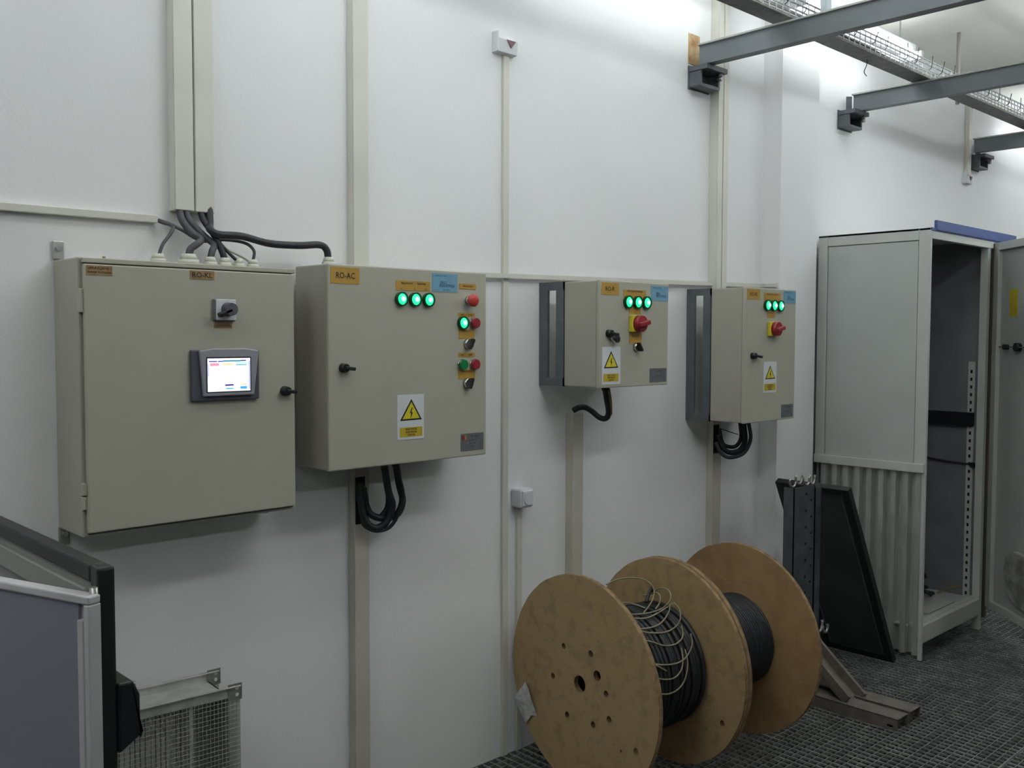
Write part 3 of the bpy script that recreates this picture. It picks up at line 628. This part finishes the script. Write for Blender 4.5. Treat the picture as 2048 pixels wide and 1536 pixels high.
for i, wpts in enumerate(WIRES):
    obj('loose_wire', G().tube(wpts, .0028 if i < 11 else .0034, 6, n=6), MWIRE, t1, label='loose beige wire loop' if i == 0 else None)
obj('loose_wire', G().tube([(2.69, 2.12, .60), (2.72, 2.13, .628), (2.76, 2.15, .635), (2.785, 2.17, .61)], .006, 6), MCAB, t1)
# paper scrap hanging on the near flange
g = G(); pp = [(.292, -.077), (.268, -.093), (.251, -.113), (.225, -.182), (.250, -.186), (.276, -.223), (.329, -.189), (.352, -.150)]
c0 = g.bm.verts.new((-.034, .285, RR-.15)); vs = [g.bm.verts.new((-.021-.012*(k % 3)/2, a, RR+b)) for k, (a, b) in enumerate(pp)]
for k in range(len(vs)): g.bm.faces.new([c0, vs[k], vs[(k+1) % len(vs)]])
o = obj('paper_scrap', g, MPAPER, t1, world=False, label='crumpled white paper scrap'); sm = o.modifiers.new('thick', 'SOLIDIFY'); sm.thickness = .0008
t2, f3, f4 = drum(2.841, 2.117, .380, 'farther wooden cable drum with neatly wound black cable, beside the steel stand', .12, .176, .0062, .0003, MWOOD, MWOOD3, [(0, 0, .029), (-.273, -.151, .011)], [(0, 0, .029)], MCAB)

# ------------------------------------------------------------ steel stand with foot
t = thing('steel_stand', 'dark perforated steel upright on a dusty channel foot, beside the farther drum', 'stand', (3.76, 2.05, 0))
g = G(); X0, X1 = 3.655, 3.862
for a, b in ((X0, X0+.094), (X1-.094, X1)):
    g.box(a, b, 1.63, 2.36, .044, .048); g.box(a, a+.004, 1.63, 2.36, .001, .048); g.box(b-.004, b, 1.63, 2.36, .001, .048)
obj('foot', g, MFOOT, t, bevel=.001, label='dusty double channel foot')
for y_ in (1.66, 2.3): part('foot_tie', t, MFOOT, X0, X1, y_-.012, y_+.012, .012, .020)
def perf(g, x0, x1, y, z0, z1):   # channel open to the back with a web at y
    g.box(x0, x1, y, y+.004, z0, z1); g.box(x0, x0+.004, y, y+.05, z0, z1); g.box(x1-.004, x1, y, y+.05, z0, z1)
g = G(); perf(g, 3.672, 3.845, 2.105, .049, .905)
obj('upright', g, MSTAND, t)
g = G(); perf(g, 3.868, 3.925, 2.115, .049, .885); g.box(3.845, 3.87, 2.13, 2.134, .049, .88)
obj('upright', g, MSTAND, t)
for k in range(11):
    z = .87-.072*k
    obj('bolt_hole', G().cyl((3.772, 2.1035, z), (3.772, 2.1052, z), .0065, seg=10), MHOLE, t)
    if k % 1 == 0: obj('bolt_hole', G().cyl((3.815, 2.1035, z-.03), (3.815, 2.1052, z-.03), .0055, seg=10), MHOLE, t)
A_ = Vector((3.79, 2.09, .215)); B_ = Vector((3.735, 1.845, .05)); d = (B_-A_).normalized()
g = G(); L = (B_-A_).length
for a, b in ((-.062, -.045), (.045, .062)): g.box(a, b, -.022, .022, 0, L)
g.box(-.062, .062, -.022, -.016, 0, L)
zq = d; xq = Vector((1, 0, 0)); yq = zq.cross(xq).normalized(); xq = yq.cross(zq)
Mx = Matrix((xq, yq, zq)).transposed().to_4x4(); Mx.translation = A_
obj('brace', g.xf(Mx), MZINC if False else MFOOT, t, label='sloping channel brace')
def horseshoe(c, r, ang=0, w=.012):
    pts = [(c[0]+r*math.sin(a), c[1], c[2]-r*math.cos(a)) for a in [(-2.0+4.0*k/12) for k in range(13)]]
    return G().tube(pts, w*.45, 6, smooth=False)
for cx, cz, r in ((3.685, .935, .026), (3.735, .945, .028), (3.80, .935, .030), (3.845, .93, .026)):
    obj('pipe_clamp', horseshoe((cx, 2.12, cz), r), MZINC, t, label='zinc horseshoe clamp' if cx < 3.7 else None)
for c, r in (((3.80, 2.085, .245), .038), ((3.87, 2.09, .28), .034), ((3.95, 2.10, .25), .022)):
    obj('pipe_clamp', horseshoe(c, r, w=.016), MZINC, t)

# ------------------------------------------------------------ leaning dark framed panel
t = thing('leaning_panel', 'black-framed dark glass panel leaning on the steel stand, in front of the tall cabinet', 'panel', (4.44, 2.18, 0))
P0 = Vector((4.44, 2.0, .004)); tp = Vector((3.955, 2.0, .885)); up = (tp-P0); LN = up.length; up.normalize(); ey = Vector((0, 1, 0)); nx = ey.cross(up).normalized()
Mx = Matrix((ey, up, nx)).transposed().to_4x4(); Mx.translation = P0
WD = .36
def pan(name, a, b, c, d, n0, n1, m, **k): return obj(name, G().box(a, b, c, d, n0, n1).xf(Mx), m, t, **k)
pan('glass', .03, WD-.03, .03, LN-.03, -.006, .004, MGLASS, label='dark glass pane')
for a, b, c, d in ((0, .032, 0, LN), (WD-.032, WD, 0, LN), (.032, WD-.032, 0, .04), (.032, WD-.032, LN-.03, LN)):
    pan('frame_bar', a, b, c, d, -.016, .016, MRUBBER, bevel=.002)
pan('frame_bead', WD-.046, WD-.040, .04, LN-.03, -.012, .010, MRAIL)
pan('frame_bead', .04, .045, .04, LN-.03, -.012, .010, MRAIL)

# ------------------------------------------------------------ tall open cabinet
CX0, CX1, CY0, CY1, CT = 4.54, 5.34, 1.92, 2.49, 2.062
t = thing('tall_cabinet', 'tall grey open steel cabinet with blue header and corrugated lower side, at right', 'cabinet', (4.94, 2.2, 0))
part('side_frame', t, MCGL, CX0, CX0+.02, CY0, CY0+.055, .93, CT, bevel=.002)
part('side_frame', t, MCGL, CX0, CX0+.02, CY0, CY0+.018, 0, .93, bevel=.002)
part('side_frame', t, MCGL, CX0, CX0+.02, CY1-.05, CY1, .93, CT, bevel=.002)
part('side_frame', t, MCGL, CX0, CX0+.02, CY0+.055, CY1-.05, CT-.055, CT, bevel=.002)
part('side_frame', t, MCGL, CX0-.012, CX0+.02, CY0+.004, CY1, .905, .948, bevel=.003)
part('side_panel', t, MCG, CX0+.003, CX0+.016, CY0+.058, CY1-.053, .948, CT-.058, bevel=.002)
g = G(); yy = CY0+.018; n = 9; step = (CY1-CY0-.018)/n; prof = []
for k in range(n): prof += [(CX0+.006, yy+step*(k+.05)), (CX0+.006, yy+step*(k+.48)), (CX0+.042, yy+step*(k+.55)), (CX0+.042, yy+step*(k+.98))]
back = [(a+.0015, b) for a, b in prof]
A = [[g.bm.verts.new((a, b, z)) for a, b in prof] for z in (.02, .906)]; Bk = [[g.bm.verts.new((a, b, z)) for a, b in back] for z in (.02, .906)]
for k in range(len(prof)-1):
    g.bm.faces.new([A[0][k], A[0][k+1], A[1][k+1], A[1][k]]); g.bm.faces.new([Bk[0][k], Bk[1][k], Bk[1][k+1], Bk[0][k+1]])
obj('corrugated_sheet', g, MGALV, t, label='galvanised corrugated lower side')
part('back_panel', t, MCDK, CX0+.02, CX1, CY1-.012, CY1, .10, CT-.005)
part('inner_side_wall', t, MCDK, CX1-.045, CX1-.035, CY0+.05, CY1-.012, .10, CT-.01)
part('outer_side_wall', t, MCG, CX1-.012, CX1, CY0+.045, CY1, .06, CT)
part('roof', t, MCG, CX0, CX1, CY0, CY1, CT-.012, CT, bevel=.002)
part('top_rail', t, MCGL, CX0+.02, CX1-.02, CY0, CY0+.03, CT-.050, CT-.012, bevel=.002)
part('front_post', t, MCGL, CX1-.085, CX1-.05, CY0+.002, CY0+.04, .0, CT-.05, bevel=.002)
part('front_post', t, MGAP, CX1-.05, CX1, CY0+.012, CY0+.044, .05, CT-.05)  # second one is a dark strip standing for the shaded gap beside the door
part('hinge_gap_shade', t, MGAP, CX1-.002, CX1+.022, CY0+.004, CY0+.016, .05, CT-.02)  # dark strip added to close the hinge gap, coloured as its shade
part('blue_header', t, MBLUEP, CX0+.05, CX1+.28, CY0-.008, CY0+.006, CT-.008, CT+.038, bevel=.001, label='blue painted header strip')
part('header_lip', t, MBLUEP, CX0+.005, CX1+.1, CY0-.004, CY0+.02, CT-.012, CT+.001)
g = G().box(CX1-.052, CX1-.046, 1.985, 2.02, .14, 1.42)
obj('perforated_rail', g, MCGL, t)
for k in range(30): obj('rail_slot', G().box(CX1-.054, CX1-.0515, 1.998, 2.008, .17+k*.041, .187+k*.041), MHOLE, t)
part('black_bar', t, MBLK, CX1-.075, CX1-.046, 1.985, CY1-.03, 1.078, 1.150)
obj('latch_rod', G().tube([(CX1-.055, CY1-.05, .93), (CX1-.055, 2.2, .885), (CX1-.055, 1.99, .873)], .005, 8, smooth=False).cyl((CX1-.065, 1.985, .871), (CX1-.045, 1.985, .871), .014, seg=10), MBLK, t)
part('base_tray', t, MCG, CX0+.02, CX1-.035, CY0+.075, CY1-.012, .150, .160)
part('base_lip', t, MCGL, CX0+.02, CX1-.05, CY0+.03, CY0+.062, .150, .170, bevel=.002)
part('base_rail', t, MCGL, CX0+.02, CX1-.085, CY0, CY0+.03, .082, .168, bevel=.003)
for x_ in (CX0+.02, CX1-.05):
    part('base_foot', t, MCG, x_, x_+.035, CY1-.06, CY1-.02, .0, .15)
part('rear_strip', t, MRAIL, CX0+.004, CX1, CY1+.002, CY1+.03, .93, 1.945, label='dark strip behind the cabinet')  # dark grey strip along the back of the cabinet
# door, hinged right, half open towards the room
hx, hy = CX1+.012, CY0-.012; th = math.atan2(-.714, -.700); 
DM = Matrix.Translation((hx, hy, 0)) @ Matrix.Rotation(th, 4, 'Z')
door = obj('door', G().box(0, .76, 0, .018, .115, CT-.02).xf(DM), MCG, t, label='open grey door')
def dpart(name, a, b, c, d, z0, z1, m, **k): return obj(name, G().box(a, b, c, d, z0, z1).xf(DM), m, door, **k)
# the inside of the door faces local -y or +y: the side towards the cabinet interior and the camera
sgn = -1
def dd(name, a, b, dep0, dep1, z0, z1, m, **k): return dpart(name, a, b, sgn*dep1, sgn*dep0, z0, z1, m, **k)
dd('door_flange', .0, .05, 0, .022, .115, CT-.02, MCGL, bevel=.002)
dd('door_flange', .71, .76, 0, .022, .115, CT-.02, MCGL, bevel=.002)
dd('door_flange', .05, .71, 0, .022, .115, .155, MCGL, bevel=.002)
dd('door_flange', .05, .71, 0, .022, CT-.06, CT-.02, MCGL, bevel=.002)
dd('yellow_sticker', .135, .215, 0, .002, 1.655, 1.795, MYEL, bevel=.02)
dd('lock_rod', .07, .5, .014, .020, 1.497, 1.503, MRAIL)
for a in (.13, .25): obj('rod_guide', G().cyl(DM @ Vector((a, 0, 1.50)), DM @ Vector((a, sgn*.026, 1.50)), .014 if a < .2 else .022, seg=12), MBLK, door)
g = G(); 
for k in range(8):
    pass
pk = [(.20, .36), (.22, .44), (.30, .475), (.62, .475), (.62, .20), (.34, .20), (.24, .24)]
g.prism(pk, 'y', sgn*.03, sgn*.002); obj('document_pocket', g.xf(DM), mat('clear_plastic', (.46, .44, .42), .3, var=.25, scale=14, contrast=(.4, .6)), door, bevel=.006)

# odds and ends lying on the cabinet base
tt = thing('clamp_bundle', 'dark cable clamp pile lying on the base of the tall cabinet', 'clamps', (5.12, 2.17, .16))
for k, (dx, dy, r, h) in enumerate(((0, 0, .045, .06), (.05, .02, .03, .12), (-.07, .0, .04, .05), (-.02, -.05, .035, .03), (.03, .05, .03, .15))):
    obj('clamp', G().tube([(5.12+dx+r*math.cos(a), 2.17+dy+r*math.sin(a)*.6, .17+h*abs(math.sin(a*.5))) for a in [j*.6 for j in range(9)]], .010, 6), MBLK, tt)
single('orange_strip', G().tube([(5.225, 2.13, .166), (5.24, 2.08, .19), (5.245, 2.02, .222)], .005, 6), MORD, 'thin orange strip lying in the base of the tall cabinet', 'strip')
single('sheet_offcut', G().box(4.80, 5.12, 1.995, 2.06, .161, .165), MCGL, 'flat pale sheet offcut on the cabinet base near the front rail', 'offcut')

# ------------------------------------------------------------ galvanised duct section with mesh and filter
t = thing('duct_section', 'flanged galvanised duct section with mesh front, standing at the left below the RO-KL box', 'duct', (1.240, 2.492, 0), math.radians(-4.5))
W_, DP, HT = .56, .145, .585
def lp(name, m, x0, x1, y0, y1, z0, z1, **k): return obj(name, G().box(x0, x1, y0, y1, z0, z1), m, t, world=False, **k)
lp('top_sheet', MGALV, -W_, -.03, -DP, 0, HT-.003, HT)
lp('side_sheet', MGALV, -.033, -.03, -DP, 0, .003, HT)
lp('side_sheet', MGALV, -W_, -W_+.003, -DP, 0, .003, HT)
lp('bottom_sheet', MGALV, -W_, -.03, -DP, 0, .0, .003)
for yf, nm in ((-DP-.004, 'front'), (-.004, 'rear')):
    lp('flange_bar', MGALV, -W_, 0, yf, yf+.004, HT-.004, HT+.026, label='front flange' if nm == 'front' else 'rear flange')
    lp('flange_bar', MGALV, -.03, 0, yf, yf+.004, 0, HT+.026)
    lp('flange_bar', MGALV, -W_-.03, -W_, yf, yf+.004, 0, HT+.026)
    lp('flange_bar', MGALV, -W_, 0, yf-.006, yf, HT+.022, HT+.026, bevel=.001)
    c = obj('corner_plate', G().box(-.034, .004, yf-.003, yf, HT-.012, HT+.032), MZINC, t, world=False)
    for hz in (HT+.002, HT+.020): obj('hole', G().cyl((-.010, yf-.0036, hz), (-.010, yf-.003, hz), .005, seg=10), MWHITE, c, world=False)
obj('bolt_head', G().cyl((-.30, -.05, HT), (-.30, -.05, HT+.012), .016, seg=8), MFOOT, t, world=False)
k = 0; x = -W_+.01
sl = []
while x < -.135:
    me_o = None
    g = G().box(x, x+.0108, -DP+.052, -DP+.060, .006, HT-.006)
    obj('filter_slat', g, MSLAT, t, world=False, bevel=.002); x += .0132
lp('filter_board', MSLAT, -W_+.006, -.135, -DP+.06, -DP+.066, .006, HT-.006)
lp('rear_sheet', MGALV, -W_, -.03, -.010, -.006, .003, HT-.003)
lp('filter_frame', MSLAT, -.135, -.125, -DP+.006, -DP+.10, .006, HT-.006)
g = G(); x = -W_+.004
while x < -.004: g.box(x-.0006, x+.0006, -DP-.0062, -DP-.0050, .004, HT); x += .0105
z = .01
while z < HT: g.box(-W_, -.002, -DP-.0074, -DP-.0062, z-.0006, z+.0006); z += .0125
obj('wire_mesh', g, MMESH, t, world=False, kind='stuff')

# ------------------------------------------------------------ open enclosure door in the left corner
t = thing('enclosure_door', 'black-edged grey enclosure door and panel with black lock box, bottom left corner', 'enclosure', (.56, 1.8, 0))
EX = .579; EY = 1.535; ET = 1.182
part('rubber_edge', t, MRUBBER, EX-.016, EX+.012, EY, EY+.034, .10, ET, bevel=.005, label='black rubber vertical edge')
part('rubber_edge', t, MRUBBER, EX-.016, EX+.012, EY+.034, 2.40, ET-.030, ET, bevel=.005, label='black rubber top edge')
part('rubber_edge', t, MRUBBER, EX-.016, EX+.012, 2.366, 2.40, .10, ET-.030, bevel=.005)
part('inner_panel', t, MPANELIN, EX-.008, EX+.006, EY+.030, 2.37, .10, ET-.028, label='pale inner panel')
obj('panel_rib', G().prism([(EY+.050, ET-.075), (EY+.065, ET-.045), (2.36, ET-.045), (2.36, ET-.085), (EY+.075, ET-.085)], 'x', EX-.016, EX-.008), MPANELIN, t, bevel=.002)
g = G().prism([(EX+.012, 0), (EX+.047, 0), (EX+.047, .015), (EX+.047, .090), (EX+.036, .115), (EX+.012, .115)], 'y', EY-.004, EY+.085)
for v in g.bm.verts:
    if v.co.z < .01 and v.co.x > EX+.02: v.co.z = .022
g.xf(Matrix.Translation((0, 0, .875)))
obj('lock_box', g, MBLK, t, bevel=.004, label='black lock box')
obj('screw', G().cyl((EX+.040, EY+.010, .975), (EX+.040, EY+.010, .9835), .005, seg=10), MZINC, t)
# grey leaf in front, hinged on the near edge
C0 = Vector((EX-.030, EY-.01, 0)); dirv = Vector((-.330, .944, 0)); nn = Vector((-.944, -.330, 0))
LM = Matrix((dirv, -nn, Vector((0, 0, 1)))).transposed().to_4x4(); LM.translation = C0
def leaf(name, a, b, c, d, z0, z1, m, **k): return obj(name, G().box(a, b, c, d, z0, z1).xf(LM), m, t, **k)
ZT = 1.142
leaf('grey_panel', .030, .78, .0, .012, .12, ZT-.012, MPANEL, label='blue-grey steel panel')
leaf('aluminium_profile', .0, .78, -.006, .018, ZT-.014, ZT, MALU, bevel=.003)
leaf('aluminium_profile', .0, .012, -.006, .018, .12, ZT-.014, MALU, bevel=.002)
leaf('aluminium_profile', .016, .030, -.004, .018, .12, ZT-.040, MALU, bevel=.002)
leaf('aluminium_profile', .012, .030, .006, .018, .12, ZT-.014, MALU)
obj('hinge', G().cyl((EX-.020, EY+.006, 1.10), (EX-.020, EY+.006, ET-.03), .007, seg=10), MZINC, t)
obj('hinge', G().cyl((EX-.020, EY+.006, .3), (EX-.020, EY+.006, .36), .007, seg=10), MZINC, t)
for s in (.02, .70):
    leaf('leg', s, s+.04, .0, .03, 0.0, .12, MRUBBER)
part('leg', t, MRUBBER, EX-.014, EX+.010, 2.36, 2.40, .0, .10); part('leg', t, MRUBBER, EX-.014, EX+.010, EY, EY+.034, .0, .10)
